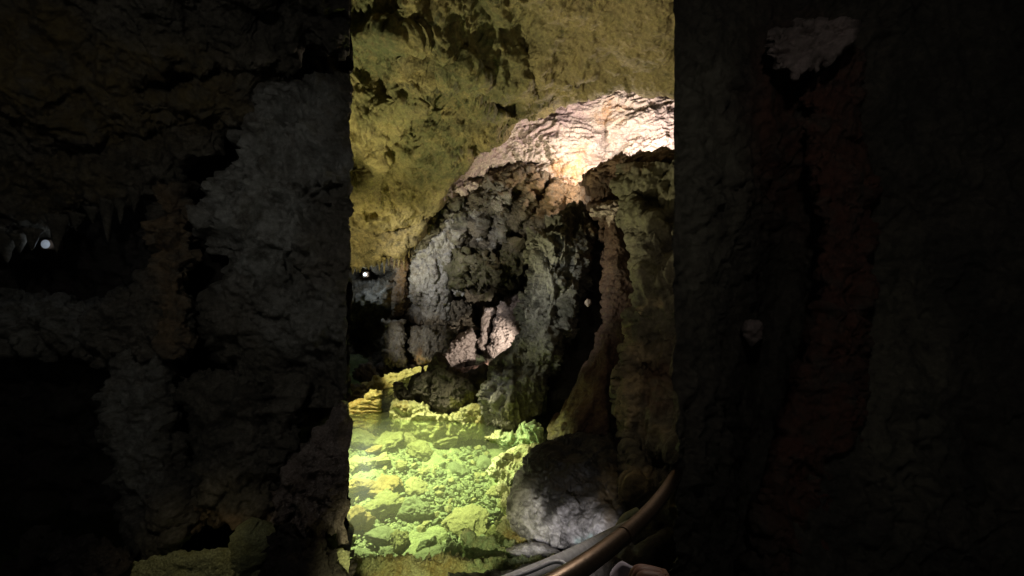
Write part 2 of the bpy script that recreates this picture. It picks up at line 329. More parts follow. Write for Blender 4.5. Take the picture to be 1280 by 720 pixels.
# ------------------------------------------------------------------ back of the chamber
relief('flowstone_wall', [(380, 225), (380, 482)], [(780, 180), (780, 482)], 'v',
    [(440, 300, 12.0), (440, 365, 11.2), (450, 430, 12.4), (500, 350, 10.8), (535, 335, 10.2), (535, 420, 10.6), (510, 455, 10.8), (600, 260, 10.0), (650, 260, 9.6), (700, 240, 9.4), (690, 350, 11.6), (600, 340, 10.2), (590, 395, 11.6), (600, 455, 12.0), (560, 455, 11.2), (760, 400, 12), (480, 470, 11.0), (540, 240, 9.8)],
    M_back, fill=False, T=0, rag=(0, 0), ends=False, step=1.2, seed=2,
    bumps=[(535, 325, 20, 34, -.45), (524, 365, 12, 30, -.2), (600, 338, 44, 16, -.75), (572, 340, 14, 16, -.3), (620, 325, 14, 14, -.35), (585, 385, 32, 13, 1.0), (516, 372, 7, 14, .6), (452, 425, 20, 32, 1.5), (480, 420, 4, 30, -.1),
        (628, 268, 10, 34, -.75, 22), (652, 262, 9, 36, -.6, 24), (602, 278, 10, 26, -.55, 12), (572, 270, 12, 22, -.45), (640, 285, 4, 40, .5, 24), (615, 275, 3, 34, .4, 18), (590, 290, 3, 26, .3, 8), (672, 285, 20, 50, 1.1, 30), (560, 300, 20, 14, -.3),
        (509, 432, 4, 26, .55), (497, 432, 12, 30, -.3), (540, 432, 24, 24, -.25), (530, 405, 50, 3.5, .35), (470, 372, 36, 12, -.5), (470, 345, 28, 8, .9), (565, 395, 12, 8, .4), (600, 425, 8, 34, .8), (500, 330, 5, 40, -.25), (488, 365, 6, 30, -.2)],
    style=[('ridge', 1.2, .12), ('flute', 2.6, .10, (1, 1, .3)), ('facet', 2.2, .16), ('billow', 4.5, .06), ('facet', 5, .07, (1.2, 1.2, .6)), ('pit', 3.5, .13), ('ridge', 8, .025, (1.2, 1, .6)), ('fine', 16, .02)],
    tints=[(0, 535, 320, 24, 42, 1), (0, 545, 295, 26, 16, .9), (0, 530, 365, 22, 22, .8), (0, 620, 262, 16, 22, .9, 20), (0, 575, 268, 16, 14, .8), (0, 510, 345, 8, 24, .7), (0, 575, 362, 10, 8, .6), (0, 535, 385, 26, 12, .5), (0, 470, 370, 34, 9, .5), (1, 595, 342, 50, 20, .9), (1, 655, 350, 20, 30, .7), (1, 575, 315, 30, 10, .6), (1, 560, 262, 20, 22, .7), (2, 500, 345, 7, 44, .9), (2, 650, 255, 30, 18, .9), (2, 620, 240, 40, 14, .8), (2, 530, 452, 40, 6, .8), (2, 530, 406, 50, 5, .5), (2, 700, 245, 34, 20, .9)])
tag(D.objects['flowstone_wall'], 'broad grey and ochre flowstone wall with folded drapes at the back of the pool chamber', 'cave wall')

relief('alcove_wall', [(540, 256), (556, 236), (566, 216), (600, 186), (640, 158), (690, 130), (735, 112), (790, 112), (860, 118)],
    [(540, 262), (560, 246), (585, 236), (640, 212), (680, 226), (712, 240), (735, 222), (760, 206), (860, 205)], 'u',
    [(560, 240, 8.9), (600, 205, 8.8), (650, 180, 8.8), (720, 150, 8.6), (842, 140, 7.8), (842, 190, 7.3), (720, 210, 8.4), (760, 175, 8.6), (640, 205, 9.1)],
    M_alc, fill=False, T=.35, rnd=12, sharp=(True, False), ends=False, rag=(0, 3), seed=3, step=1.1,
    bumps=[(622, 216, 42, 7, .95, -12), (600, 196, 26, 5, -.2, -28), (756, 168, 3, 18, .35), (700, 175, 30, 30, -.3, -30), (800, 150, 40, 10, -.12, -8), (795, 172, 30, 3, .1, -6), (760, 190, 26, 10, .35, -15)],
    style=[('ridge', 1.4, .09), ('facet', 2.4, .10, (1, 1, 1.8)), ('ridge', 4, .05, (.7, 1, 1.8)), ('facet', 8, .018), ('fine', 20, .014)],
    tints=[(0, 712, 212, 22, 18, .9), (0, 765, 140, 12, 14, .7), (0, 735, 195, 16, 10, .7), (1, 755, 190, 22, 10, .9), (2, 690, 150, 50, 16, .8, -28), (2, 600, 200, 40, 14, .7, -30)])
tag(D.objects['alcove_wall'], 'brightly lit pinkish white calcite wall in the alcove under the ceiling edge', 'cave wall')

relief('fluted_rock', [(588, 250), (610, 226), (640, 206), (665, 205), (700, 222), (724, 238), (726, 256)], [(588, 262), (620, 262), (650, 300), (665, 300), (690, 282), (712, 270), (726, 262)], 'u',
    [(600, 240, 9.2), (650, 230, 8.7), (700, 240, 8.4), (650, 290, 9.2), (720, 250, 8.3)], M_back, T=.5, rnd=18, rag=(2, 4), seed=5, step=1.1,
    bumps=[(628, 250, 6, 34, -.45, 35), (656, 258, 8, 36, -.5, 32), (641, 256, 3.5, 40, .7, 33), (673, 250, 4, 38, .7, 30), (690, 252, 9, 20, -.35, 12), (611, 244, 3, 26, .5, 38)],
    style=[('ridge', 2, .08), ('flute', 3.5, .09, (1, 1, .4)), ('facet', 4, .10), ('ridge', 9, .03), ('fine', 20, .015)],
    tints=[(2, 695, 245, 34, 24, 1), (2, 650, 225, 34, 12, .6), (0, 625, 240, 12, 16, .6)])
tag(D.objects['fluted_rock'], 'tan folded rock spur just below the brightly lit alcove', 'rock formation')

def formation(name, A, B, axis, depth, label, mat=None, cat='rock formation', **kw):
    d = dict(T=.45, rnd=9, rag=(2.5, 2.5), step=1., back=.8, style=[('fbm', 1.5, .06), ('ridge', 2.6, .07, (1.2, 1, .5)), ('facet', 3.6, .13, (1.2, 1, .7)), ('ridge', 7, .035, (1, 1, .6)), ('facet', 9, .03), ('fine', 20, .016)]); d.update(kw)
    o = relief(name, A, B, axis, depth, mat or M_back, **d); tag(o, label, cat); return o
formation('pale_curtain', [(541, 282), (526, 300), (516, 322), (512, 345), (517, 372), (527, 398), (534, 408)], [(570, 276), (574, 300), (566, 322), (560, 345), (566, 372), (560, 398), (550, 408)], 'v', [(530, 290, 9.9), (540, 340, 9.55), (545, 400, 9.9)], 'pale grey faceted flowstone curtain at the middle of the back wall', tints=[(0, 540, 325, 30, 55, 1), (0, 550, 390, 20, 20, .7)], seed=70)
formation('olive_overhang', [(552, 332), (558, 320), (570, 313), (582, 316), (592, 328)], [(552, 344), (560, 358), (573, 363), (584, 354), (592, 344)], 'u', [(555, 340, 9.6), (580, 340, 9.3)], 'dark olive rounded lobe of overhanging rock next to the pale flowstone curtain', tints=[(1, 572, 335, 40, 26, .9)], rag=(6, 7), seed=71, T=.7, style=[('fbm', 1.8, .16), ('facet', 2.4, .30), ('ridge', 4, .08), ('facet', 6, .08), ('pit', 4, .15), ('fine', 18, .02)])
formation('olive_overhang', [(584, 336), (592, 322), (606, 314), (620, 318), (630, 332)], [(584, 346), (594, 356), (608, 360), (620, 352), (630, 342)], 'u', [(590, 340, 9.4), (615, 335, 9.0)], 'middle one of the dark olive overhanging lobes above the dark niche', tints=[(1, 607, 335, 40, 26, .7)], rag=(6, 7), seed=81, T=.7, style=[('fbm', 1.8, .16), ('facet', 2.4, .30), ('ridge', 4, .08), ('facet', 6, .08), ('pit', 4, .15), ('fine', 18, .02)])
formation('olive_overhang', [(620, 326), (632, 312), (646, 306), (658, 316), (664, 330)], [(620, 338), (632, 350), (646, 354), (656, 348), (664, 340)], 'u', [(625, 335, 9.2), (650, 330, 9.0)], 'dark olive overhanging lobe touching the grey green column', tints=[(1, 642, 332, 40, 26, .9)], rag=(6, 7), seed=82, T=.7, style=[('fbm', 1.8, .16), ('facet', 2.4, .30), ('ridge', 4, .08), ('facet', 6, .08), ('pit', 4, .15), ('fine', 18, .02)])
formation('slab_block', [(530, 402), (548, 388), (568, 378), (588, 378)], [(530, 412), (548, 410), (568, 404), (588, 394)], 'u', [(540, 400, 9.8), (585, 385, 10.0)], 'tilted grey block under the pale curtain beside the dark niche', seed=83, rnd=8, T=.4)
formation('pale_tooth', [(567, 352), (565, 362), (568, 370)], [(580, 352), (582, 362), (575, 372)], 'v', [(573, 360, 9.5)], 'small pale tooth of rock under the left end of the olive overhang', tints=[(0, 573, 362, 20, 20, 1)], rnd=5, T=.2, seed=72)
formation('slanting_rib', [(648, 226), (634, 250), (622, 275), (612, 300), (610, 318)], [(662, 226), (655, 250), (644, 275), (632, 300), (622, 318)], 'v', [(655, 230, 8.9), (640, 260, 9.0), (615, 315, 9.3)], 'grey rib of rock slanting down to the left below the alcove', tints=[(0, 625, 285, 14, 26, .8), (2, 650, 240, 14, 20, .9)], seed=73)
formation('dark_slanting_rib', [(676, 236), (668, 256), (656, 278), (646, 298)], [(690, 236), (684, 256), (672, 278), (656, 298)], 'v', [(682, 240, 8.6), (650, 296, 9.2)], 'brown rib of rock slanting beside the top of the grey green column', tints=[(2, 682, 245, 16, 24, .9)], seed=74)
formation('pale_drapery_fold', [(590, 256), (586, 274), (590, 292), (598, 302)], [(612, 252), (611, 274), (608, 292), (604, 302)], 'v', [(600, 260, 9.4), (600, 298, 9.6)], 'short pale drapery fold left of the slanting grey rib', tints=[(0, 600, 275, 16, 30, 1)], rnd=7, seed=75)
formation('grooved_drape', [(556, 262), (550, 280), (553, 300), (560, 308)], [(580, 256), (578, 280), (576, 300), (570, 308)], 'v', [(565, 265, 9.5), (565, 305, 9.8)], 'grooved grey drape hanging at the top of the back wall beside the ceiling edge', tints=[(0, 564, 275, 14, 18, .8)], rnd=8, seed=76)
formation('tan_drape', [(500, 312), (495, 340), (492, 368), (490, 396)], [(512, 308), (510, 340), (508, 368), (503, 396)], 'v', [(505, 320, 10.0), (497, 390, 10.3)], 'thin tan drape running down the left side of the pale curtain', tints=[(2, 503, 350, 14, 50, 1)], rnd=6, T=.3, seed=77)
formation('narrow_footing', [(480, 400), (482, 420), (481, 440), (486, 458)], [(504, 398), (507, 420), (505, 440), (508, 458)], 'v', [(492, 405, 9.7), (495, 455, 9.6)], 'narrow grey pillar at the foot of the back wall beside the dark hollow', tints=[(0, 492, 420, 14, 30, .7)], rnd=8, T=.35, seed=78)
formation('broad_footing', [(512, 409), (511, 425), (514, 440), (520, 454)], [(572, 409), (566, 425), (556, 440), (548, 454)], 'v', [(530, 412, 9.6), (530, 452, 9.5)], 'broad grey block at the foot of the back wall beside the low pinkish rock', tints=[(0, 535, 425, 24, 14, .5), (2, 530, 453, 30, 6, .9)], rnd=10, T=.35, seed=79)
relief('pink_rock', [(548, 453), (556, 441), (566, 428), (578, 416), (588, 411), (594, 420)], [(548, 456), (560, 458), (575, 459), (588, 458), (594, 452)], 'u', [(550, 450, 10.6), (590, 420, 10.8)], M_pink, T=.35, rnd=10, rag=(1.5, .5), seed=6, step=.9,
    style=[('pit', 7, .10), ('fine', 14, .02), ('ridge', 2.5, .06), ('facet', 5, .06), ('ridge', 11, .025), ('fine', 24, .012)])
tag(D.objects['pink_rock'], 'low pinkish lit rock at the far waterline, left of the dark niche', 'rock')
relief('leaning_slab', [(634, 372), (624, 384), (618, 400), (613, 425), (610, 440), (613, 447)], [(660, 372), (660, 384), (660, 400), (655, 415), (640, 436), (620, 447)], 'v', [(635, 380, 10.4), (615, 445, 10.7), (655, 400, 9.9)], M_pink, T=.3, rnd=10, rag=(2, 2), seed=7, step=.9,
    style=[('pit', 7, .10), ('fine', 14, .02), ('ridge', 2.5, .07), ('facet', 5, .07, (1, 1, .6)), ('ridge', 11, .03), ('fine', 24, .012)])
tag(D.objects['leaning_slab'], 'tall leaning pinkish lit slab between the dark niche and the grey green column', 'rock')
relief('niche_pillar', [(604, 384), (601, 400), (600, 420), (599, 436)], [(622, 384), (615, 400), (609, 420), (604, 436)], 'v', [(610, 400, 10.9), (602, 436, 10.9)], M_pink, T=.2, rnd=6, rag=(1.5, 1.5), seed=8, step=.9,
    style=[('ridge', 3, .05), ('facet', 6, .05), ('fine', 24, .012)])
tag(D.objects['niche_pillar'], 'thin pale rock fin standing inside the dark niche', 'rock')
relief('mud_sill', [(545, 459), (575, 459), (600, 456), (612, 450)], [(545, 470), (575, 468), (600, 462), (612, 458)], 'u', [(560, 462, 9.9), (612, 455, 9.7)], M_red, T=.2, rnd=5, rag=(1, 1), seed=9, step=1, style=[('fbm', 3, .05), ('facet', 7, .03)])
tag(D.objects['mud_sill'], 'low brown mud sill at the far end of the pool', 'rock')

# ------------------------------------------------------------------ middle of the chamber
relief('grey_green_column', [(722, 262), (690, 278), (668, 300), (661, 322), (659, 350), (658, 382), (654, 402), (646, 425), (630, 446), (612, 458), (604, 480), (603, 515), (608, 540), (622, 543)][::1],
    [(742, 262), (752, 278), (748, 300), (738, 322), (733, 350), (724, 382), (716, 402), (707, 425), (700, 446), (695, 458), (682, 480), (676, 508), (668, 535), (640, 543)], 'v',
    [(730, 270, 7.0), (690, 300, 6.9), (670, 350, 6.9), (700, 350, 6.3), (735, 350, 7.0), (660, 430, 6.5), (700, 430, 6.3), (630, 480, 6.3), (660, 480, 5.95), (620, 540, 6.15), (660, 520, 5.9), (690, 480, 6.2)],
    M_col, T=.55, rnd=30, rag=(3, 3), seed=10, step=1.1, back=1.2,
    bumps=[(680, 325, 14, 34, -.15), (718, 330, 9, 44, -.22, 8), (705, 370, 4, 60, .25, 12), (690, 430, 18, 20, -.12), (664, 395, 10, 60, .12, 12), (655, 460, 30, 8, .15), (637, 500, 4, 40, -.15), (655, 505, 16, 30, .15), (618, 500, 12, 30, -.12)],
    style=[('fbm', 1.2, .12), ('ridge', 2.2, .12, (1.2, 1.2, .45)), ('facet', 3.2, .14, (1.3, 1.3, .6)), ('ridge', 7, .045, (1.3, 1.3, .5)), ('facet', 9, .045), ('fine', 20, .02)],
    tints=[(0, 680, 340, 16, 50, .8), (0, 715, 325, 9, 34, .9), (0, 690, 310, 14, 16, .7), (0, 620, 495, 14, 40, .9), (1, 665, 515, 34, 26, 1), (1, 670, 460, 30, 30, .5), (2, 745, 310, 12, 60, 1), (0, 650, 470, 26, 20, .4)])
tag(D.objects['grey_green_column'], 'massive rough grey green rock column reaching from the alcove down into the pool', 'rock formation')

relief('red_brown_column', [(735, 216), (738, 236), (742, 262), (750, 290), (754, 330), (752, 400), (743, 440), (728, 470), (712, 500), (690, 530), (682, 548), (690, 560)],
    [(778, 188), (790, 236), (790, 262), (796, 290), (800, 330), (802, 400), (796, 440), (782, 470), (780, 500), (776, 530), (770, 548), (766, 560)], 'v',
    [(760, 220, 6.2), (760, 300, 5.9), (770, 400, 5.2), (740, 480, 4.9), (700, 540, 4.75), (760, 550, 4.3)], M_red, T=.5, rnd=24, rag=(4, 4), seed=11, step=1.2,
    bumps=[(758, 262, 18, 7, -.25, -8), (757, 300, 5, 40, .25), (735, 510, 8, 40, -.12, 30), (768, 500, 7, 60, .4)],
    style=[('fbm', 1.2, .10), ('flute', 3, .03, (1, 1, .2)), ('ridge', 3, .04, (1, 1, .5)), ('facet', 7, .02, (1, 1, .5)), ('fine', 20, .012)],
    tints=[(0, 758, 263, 15, 5, 1, -8), (0, 764, 272, 10, 3, .9, -10), (2, 762, 205, 24, 22, .8), (1, 705, 530, 22, 24, .9), (1, 730, 500, 16, 26, .5)])
tag(D.objects['red_brown_column'], 'red brown clay coated column with a white calcite patch near its top', 'rock formation')
relief('calcite_ledge', [(738, 262), (748, 257), (760, 256), (770, 254), (776, 257)], [(738, 268), (748, 272), (760, 271), (770, 267), (776, 264)], 'u', [(740, 262, 5.95), (776, 258, 5.55)], M_pink, T=.12, rnd=6, rag=(2, 2.5), seed=12, step=.8,
    style=[('ridge', 6, .05, (.5, 1, 2)), ('facet', 10, .04), ('fine', 24, .01)], back=.3)
tag(D.objects['calcite_ledge'], 'small pale pink calcite ledge on the red brown column', 'rock ledge')
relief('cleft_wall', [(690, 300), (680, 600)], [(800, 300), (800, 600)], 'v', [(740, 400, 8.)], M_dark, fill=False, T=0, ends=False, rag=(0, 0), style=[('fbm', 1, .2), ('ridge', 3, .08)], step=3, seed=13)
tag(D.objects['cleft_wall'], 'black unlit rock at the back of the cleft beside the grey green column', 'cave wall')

relief('olive_wall', [(770, 204), (772, 220), (778, 250), (785, 300), (788, 340), (788, 400), (782, 440), (773, 470), (769, 500), (774, 530), (777, 555), (768, 590), (762, 612), (766, 640), (790, 690)],
    [(990, 204), (990, 690)], 'v',
    [(780, 200, 5.2), (842, 200, 4.6), (785, 300, 4.7), (842, 300, 4.0), (785, 400, 4.3), (842, 400, 3.6), (775, 500, 3.9), (842, 520, 3.3), (775, 620, 3.1), (842, 620, 2.7), (990, 400, 2.9), (790, 690, 2.6)],
    M_right, T=.5, rnd=22, rag=(5, 0), sharp=(False, True), ends=False, seed=14, step=1.3,
    bumps=[(815, 255, 50, 12, .18, 28), (825, 300, 40, 9, .14, 35), (800, 350, 20, 24, -.15), (812, 395, 34, 8, .12, 25), (790, 430, 16, 28, -.16), (820, 470, 30, 12, .16, 30), (785, 510, 12, 34, -.16), (805, 560, 14, 30, .2, -20), (790, 605, 24, 14, -.15, 35), (825, 590, 20, 20, .3)],
    style=[('fbm', 1.2, .14, (1, 1, .7)), ('flute', 2.6, .09, (1, 1, .25)), ('ridge', 2.2, .06, (1, 1, .6)), ('facet', 3, .06, (1, 1, .7)), ('ridge', 7, .012), ('fine', 22, .008)],
    tints=[(1, 810, 240, 40, 40, .8), (1, 800, 350, 22, 24, .8), (0, 788, 430, 14, 18, .8), (0, 782, 510, 10, 34, 1), (0, 812, 380, 8, 8, .9), (0, 790, 606, 18, 18, 1, 35), (2, 820, 480, 30, 40, .7), (0, 815, 545, 20, 8, .5, 30), (2, 800, 205, 26, 8, .7)])
tag(D.objects['olive_wall'], 'dark olive cave wall with ledges to the right of the red brown column', 'cave wall')

relief('alcove_rim_rock', [(728, 222), (740, 212), (752, 203), (764, 198), (776, 190), (788, 194), (800, 189), (816, 192), (828, 187), (850, 191)], [(728, 224), (745, 232), (770, 236), (800, 224), (850, 214)], 'u', [(735, 215, 6.6), (770, 200, 5.9), (842, 195, 4.9)], M_red, T=.4, rnd=12, rag=(1.2, 3), seed=15, step=1.1, back=.5, damp=[(820, 195, 50, 14, .7)],
    style=[('ridge', 3, .07, (.6, 1, 1.8)), ('facet', 5, .07), ('ridge', 10, .025), ('fine', 22, .012)], tints=[(2, 755, 205, 30, 16, .5), (0, 790, 194, 50, 6, .35)], ends=False)
tag(D.objects['alcove_rim_rock'], 'splintered red brown rock rim in front of the bright alcove', 'rock ledge')

relief('shade_painted_boulder', [(706, 544), (672, 562), (656, 582), (645, 602), (639, 620), (638, 640), (645, 658), (657, 674), (672, 686), (690, 694), (706, 690)][::1],
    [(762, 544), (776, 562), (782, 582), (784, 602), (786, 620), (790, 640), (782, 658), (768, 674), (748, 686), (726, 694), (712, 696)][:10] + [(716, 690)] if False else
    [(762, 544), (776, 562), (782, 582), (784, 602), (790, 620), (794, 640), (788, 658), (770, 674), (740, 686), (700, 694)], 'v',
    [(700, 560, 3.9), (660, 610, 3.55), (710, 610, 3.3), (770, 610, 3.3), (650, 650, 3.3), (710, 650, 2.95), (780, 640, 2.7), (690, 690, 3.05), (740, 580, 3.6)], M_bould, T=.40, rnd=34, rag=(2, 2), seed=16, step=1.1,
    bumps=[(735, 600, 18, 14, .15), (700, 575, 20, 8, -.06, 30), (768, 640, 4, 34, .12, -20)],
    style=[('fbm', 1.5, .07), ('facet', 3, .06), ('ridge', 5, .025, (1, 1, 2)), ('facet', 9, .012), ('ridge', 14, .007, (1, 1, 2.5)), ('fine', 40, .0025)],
    tints=[(0, 700, 672, 70, 26, 1), (0, 655, 640, 18, 36, 1), (0, 740, 660, 44, 22, .9), (0, 648, 610, 6, 20, .5), (2, 742, 662, 10, 6, .55), (2, 725, 672, 10, 5, .5), (1, 765, 620, 10, 40, .9)])  # lamp light painted as a pale tint over the lower half
tag(D.objects['shade_painted_boulder'], 'big smooth boulder beside the handrail, shade painted black on top and lamp light painted lavender grey below', 'boulder')
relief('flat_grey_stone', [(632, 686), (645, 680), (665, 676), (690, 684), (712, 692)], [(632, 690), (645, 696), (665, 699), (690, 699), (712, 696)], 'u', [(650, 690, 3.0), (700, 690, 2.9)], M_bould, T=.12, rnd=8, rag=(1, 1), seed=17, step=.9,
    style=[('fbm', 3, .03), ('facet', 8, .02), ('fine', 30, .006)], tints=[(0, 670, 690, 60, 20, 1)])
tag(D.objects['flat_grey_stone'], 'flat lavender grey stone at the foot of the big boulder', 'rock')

# ------------------------------------------------------------------ pool shore and dark rocks in the water
def shore(name, A, B, axis, depth, mat, label, cat='rock ledge', **kw):
    d = dict(T=.15, rnd=8, rag=(2.5, 2.5), step=.9, back=.3, style=[('fbm', 2, .06), ('ridge', 4, .05), ('facet', 7, .05), ('facet', 15, .022), ('fine', 30, .012)])
    d.update(kw); o = relief(name, A, B, axis, depth, mat, **d); tag(o, label, cat); return o
shore('crusted_ledge', [(490, 500), (510, 503), (525, 506), (545, 515), (562, 518), (585, 508), (606, 505)], [(490, 540), (510, 548), (530, 551), (555, 553), (575, 551), (590, 545), (606, 549)], 'u', [(495, 510, 6.75), (550, 528, 6.6), (605, 515, 6.5)], M_lime, 'long pale yellow crusted ledge below the dark pointed rocks', tints=[(0, 500, 505, 14, 5, .8), (0, 555, 537, 20, 4, .7), (0, 595, 520, 10, 10, .6)], seed=20)
shore('curved_bank', [(420, 510), (445, 500), (460, 494), (470, 488), (477, 492)], [(420, 552), (445, 545), (460, 541), (470, 537), (477, 528)], 'u', [(440, 515, 7.0), (475, 505, 7.0)], M_lime, 'curved ochre yellow bank at the left edge of the pool', tints=[(0, 450, 515, 40, 30, .9)], seed=21, style=[('fbm', 2, .04), ('ridge', 5, .04, (.5, .5, 2.5)), ('fine', 25, .012)])
shore('lit_shelf', [(455, 478), (475, 472), (495, 465), (515, 461), (530, 458), (545, 457)], [(455, 500), (475, 498), (495, 484), (515, 477), (530, 474), (545, 470)], 'u', [(460, 488, 8.4), (500, 472, 9.0), (540, 462, 9.5)], M_lime, 'bright yellow lit shelf behind the dark rocks at the far left of the pool', tints=[(0, 470, 485, 22, 14, .8)], seed=22)
shore('pale_green_crust', [(606, 546), (625, 544), (645, 540), (660, 532), (668, 528), (674, 534), (681, 548)], [(606, 548), (625, 556), (645, 566), (660, 566), (668, 562), (674, 556), (681, 552)], 'u', [(610, 548, 5.7), (660, 550, 5.5), (680, 550, 5.3)], M_lime, 'pale green crusted rock where the column meets the right shore', tints=[(1, 655, 548, 34, 24, 1), (0, 640, 560, 14, 4, .7)], seed=23)
shore('shoreline_crust', [(660, 556), (634, 562), (612, 572), (606, 590), (618, 604), (628, 620), (630, 640), (624, 655), (616, 672), (612, 680)], [(676, 556), (668, 572), (656, 590), (646, 604), (642, 620), (642, 640), (648, 655), (656, 668), (664, 676), (664, 680)], 'v', [(660, 560, 5.0), (625, 580, 4.75), (638, 620, 4.1), (636, 650, 3.7), (650, 676, 3.4)], M_lime, 'lime yellow crusted shoreline curving along the big boulder', T=.2, rnd=12,
    tints=[(0, 640, 578, 22, 12, .9, -30), (0, 630, 612, 8, 14, .5), (0, 645, 672, 20, 5, .9), (1, 632, 592, 30, 30, .6)], seed=24)
shore('furry_green_bank', [(582, 668), (600, 675), (625, 678), (650, 682)], [(582, 702), (600, 706), (625, 704), (650, 700)], 'u', [(590, 680, 3.45), (650, 690, 3.25)], M_lime, 'pale green furry bank at the near right of the pool', tints=[(1, 610, 685, 40, 20, 1)], seed=25)
shore('mossy_ledge', [(380, 700), (440, 700), (470, 698), (500, 697), (560, 697), (610, 698), (660, 699), (690, 702)], [(380, 820), (440, 820), (690, 820)], 'u', [(440, 705, 3.05), (640, 705, 2.9), (440, 820, 2.35), (690, 820, 2.3)], M_lime, 'dark mossy olive ledge along the near edge of the pool', rnd=10, rag=(1, 0), style=[('fbm', 3, .03), ('billow', 9, .035), ('fine', 30, .02)], tints=[(0, 480, 720, 30, 30, .8), (0, 570, 712, 40, 14, .8), (1, 630, 710, 40, 20, .9), (1, 450, 705, 30, 12, .6)], seed=26)

shore('pointed_dark_rock', [(516, 492), (520, 474), (525, 470), (532, 474), (540, 460), (547, 444), (556, 449), (564, 461), (571, 468), (582, 468), (592, 478), (600, 496)], [(518, 504), (530, 508), (545, 514), (560, 522), (575, 517), (590, 508), (596, 502)], 'u', [(520, 490, 6.9), (560, 500, 6.5), (550, 455, 6.8), (595, 495, 6.8)], M_darkrock, 'large dark brown pointed rock rising from the middle of the far pool', 'rock', T=.35, rnd=14, style=[('fbm', 1.8, .06), ('facet', 3, .14, (1, 1, .7)), ('ridge', 6, .05, (1.4, 1.4, .5)), ('facet', 10, .03), ('fine', 24, .012)], tints=[(1, 585, 505, 14, 12, .9)], seed=30)
shore('notched_dark_rock', [(492, 484), (494, 478), (502, 477), (508, 486), (514, 490), (518, 484), (521, 474)], [(492, 490), (497, 502), (504, 508), (510, 507), (516, 502), (521, 498)], 'u', [(495, 485, 7.0), (515, 495, 6.9)], M_darkrock, 'small dark notched rock left of the large pointed rock', 'rock', rnd=6, T=.2, style=[('facet', 5, .08), ('ridge', 9, .03), ('fine', 24, .012)], seed=31)
shore('slender_dark_rock', [(529, 458), (527, 468), (526, 480), (525, 494)], [(532, 458), (534, 468), (536, 480), (538, 494)], 'v', [(530, 470, 6.95)], M_darkrock, 'slender upright dark rock in front of the bright shelf', 'rock', rnd=4, T=.12, style=[('facet', 6, .06), ('fine', 24, .01)], seed=32)
shore('wet_brown_rock', [(560, 474), (572, 470), (590, 466), (606, 462), (612, 470)], [(560, 496), (572, 500), (590, 504), (606, 506), (612, 506)], 'u', [(570, 485, 7.3), (606, 480, 6.9)], M_darkrock, 'low wet brown rock between the pointed rock and the grey green column', 'rock', rnd=8, T=.2, tints=[(1, 598, 495, 14, 14, 1)], seed=33)
for k, (nm, A, B, dp, lb) in enumerate([
    ('dark_slab_rock', [(442, 470), (450, 456), (462, 455), (470, 464), (474, 474)], [(442, 474), (452, 478), (462, 480), (474, 477)], 9.2, 'dark flat topped rock on the far left shore under the wall'),
    ('dark_round_rock', [(468, 466), (476, 456), (486, 456), (494, 466)], [(468, 468), (478, 474), (494, 470)], 9.6, 'small dark rounded rock on the far shore right of the flat topped rock'),
    ('shadowed_bank_rock', [(425, 486), (440, 480), (455, 482), (466, 488), (470, 496)], [(425, 512), (440, 508), (455, 502), (466, 499), (470, 498)], 7.5, 'dark brown rock sitting above the curved yellow bank')]):
    shore(nm, A, B, 'u', [(A[0][0], 470, dp), (A[-1][0], 470, dp + .1)], M_darkrock, lb, 'rock', rnd=7, T=.25, style=[('facet', 3.5, .12), ('ridge', 7, .04), ('fine', 24, .012)], seed=40 + k)

# ------------------------------------------------------------------ loose stones under the water
def stone_mesh(name, sub, seed, facet=.35, sq=1.):
    bm = bmesh.new(); bmesh.ops.create_icosphere(bm, subdivisions=sub, radius=1)
    p = np.array([v.co[:] for v in bm.verts], np.float32)
    r = np.random.default_rng(seed)
    for _ in range(r.integers(7, 12)):                         # cut flat faces
        n = r.normal(size=3); n /= np.linalg.norm(n); h = r.uniform(.38, .75)
        over = np.clip(p @ n - h, 0, None); p = p - over[:, None] * n * .92
    d = displace(p + seed * 5.3, [('fbm', 1.2, .12), ('facet', 2.2, facet * .5), ('facet', 4.5, .10), ('ridge', 6, .05), ('fine', 14, .03)])
    nn = p / np.linalg.norm(p, axis=1)[:, None]; p = p + nn * d[:, None]
    p[:, 2] *= sq
    for v, c in zip(bm.verts, p): v.co = c
    for f in bm.faces: f.smooth = True
    me = D.meshes.new(name); bm.to_mesh(me); bm.free(); return me
def on_bed(u, v, z): Y = -z * F / (v - 360); return (u - 640) / F * Y, Y
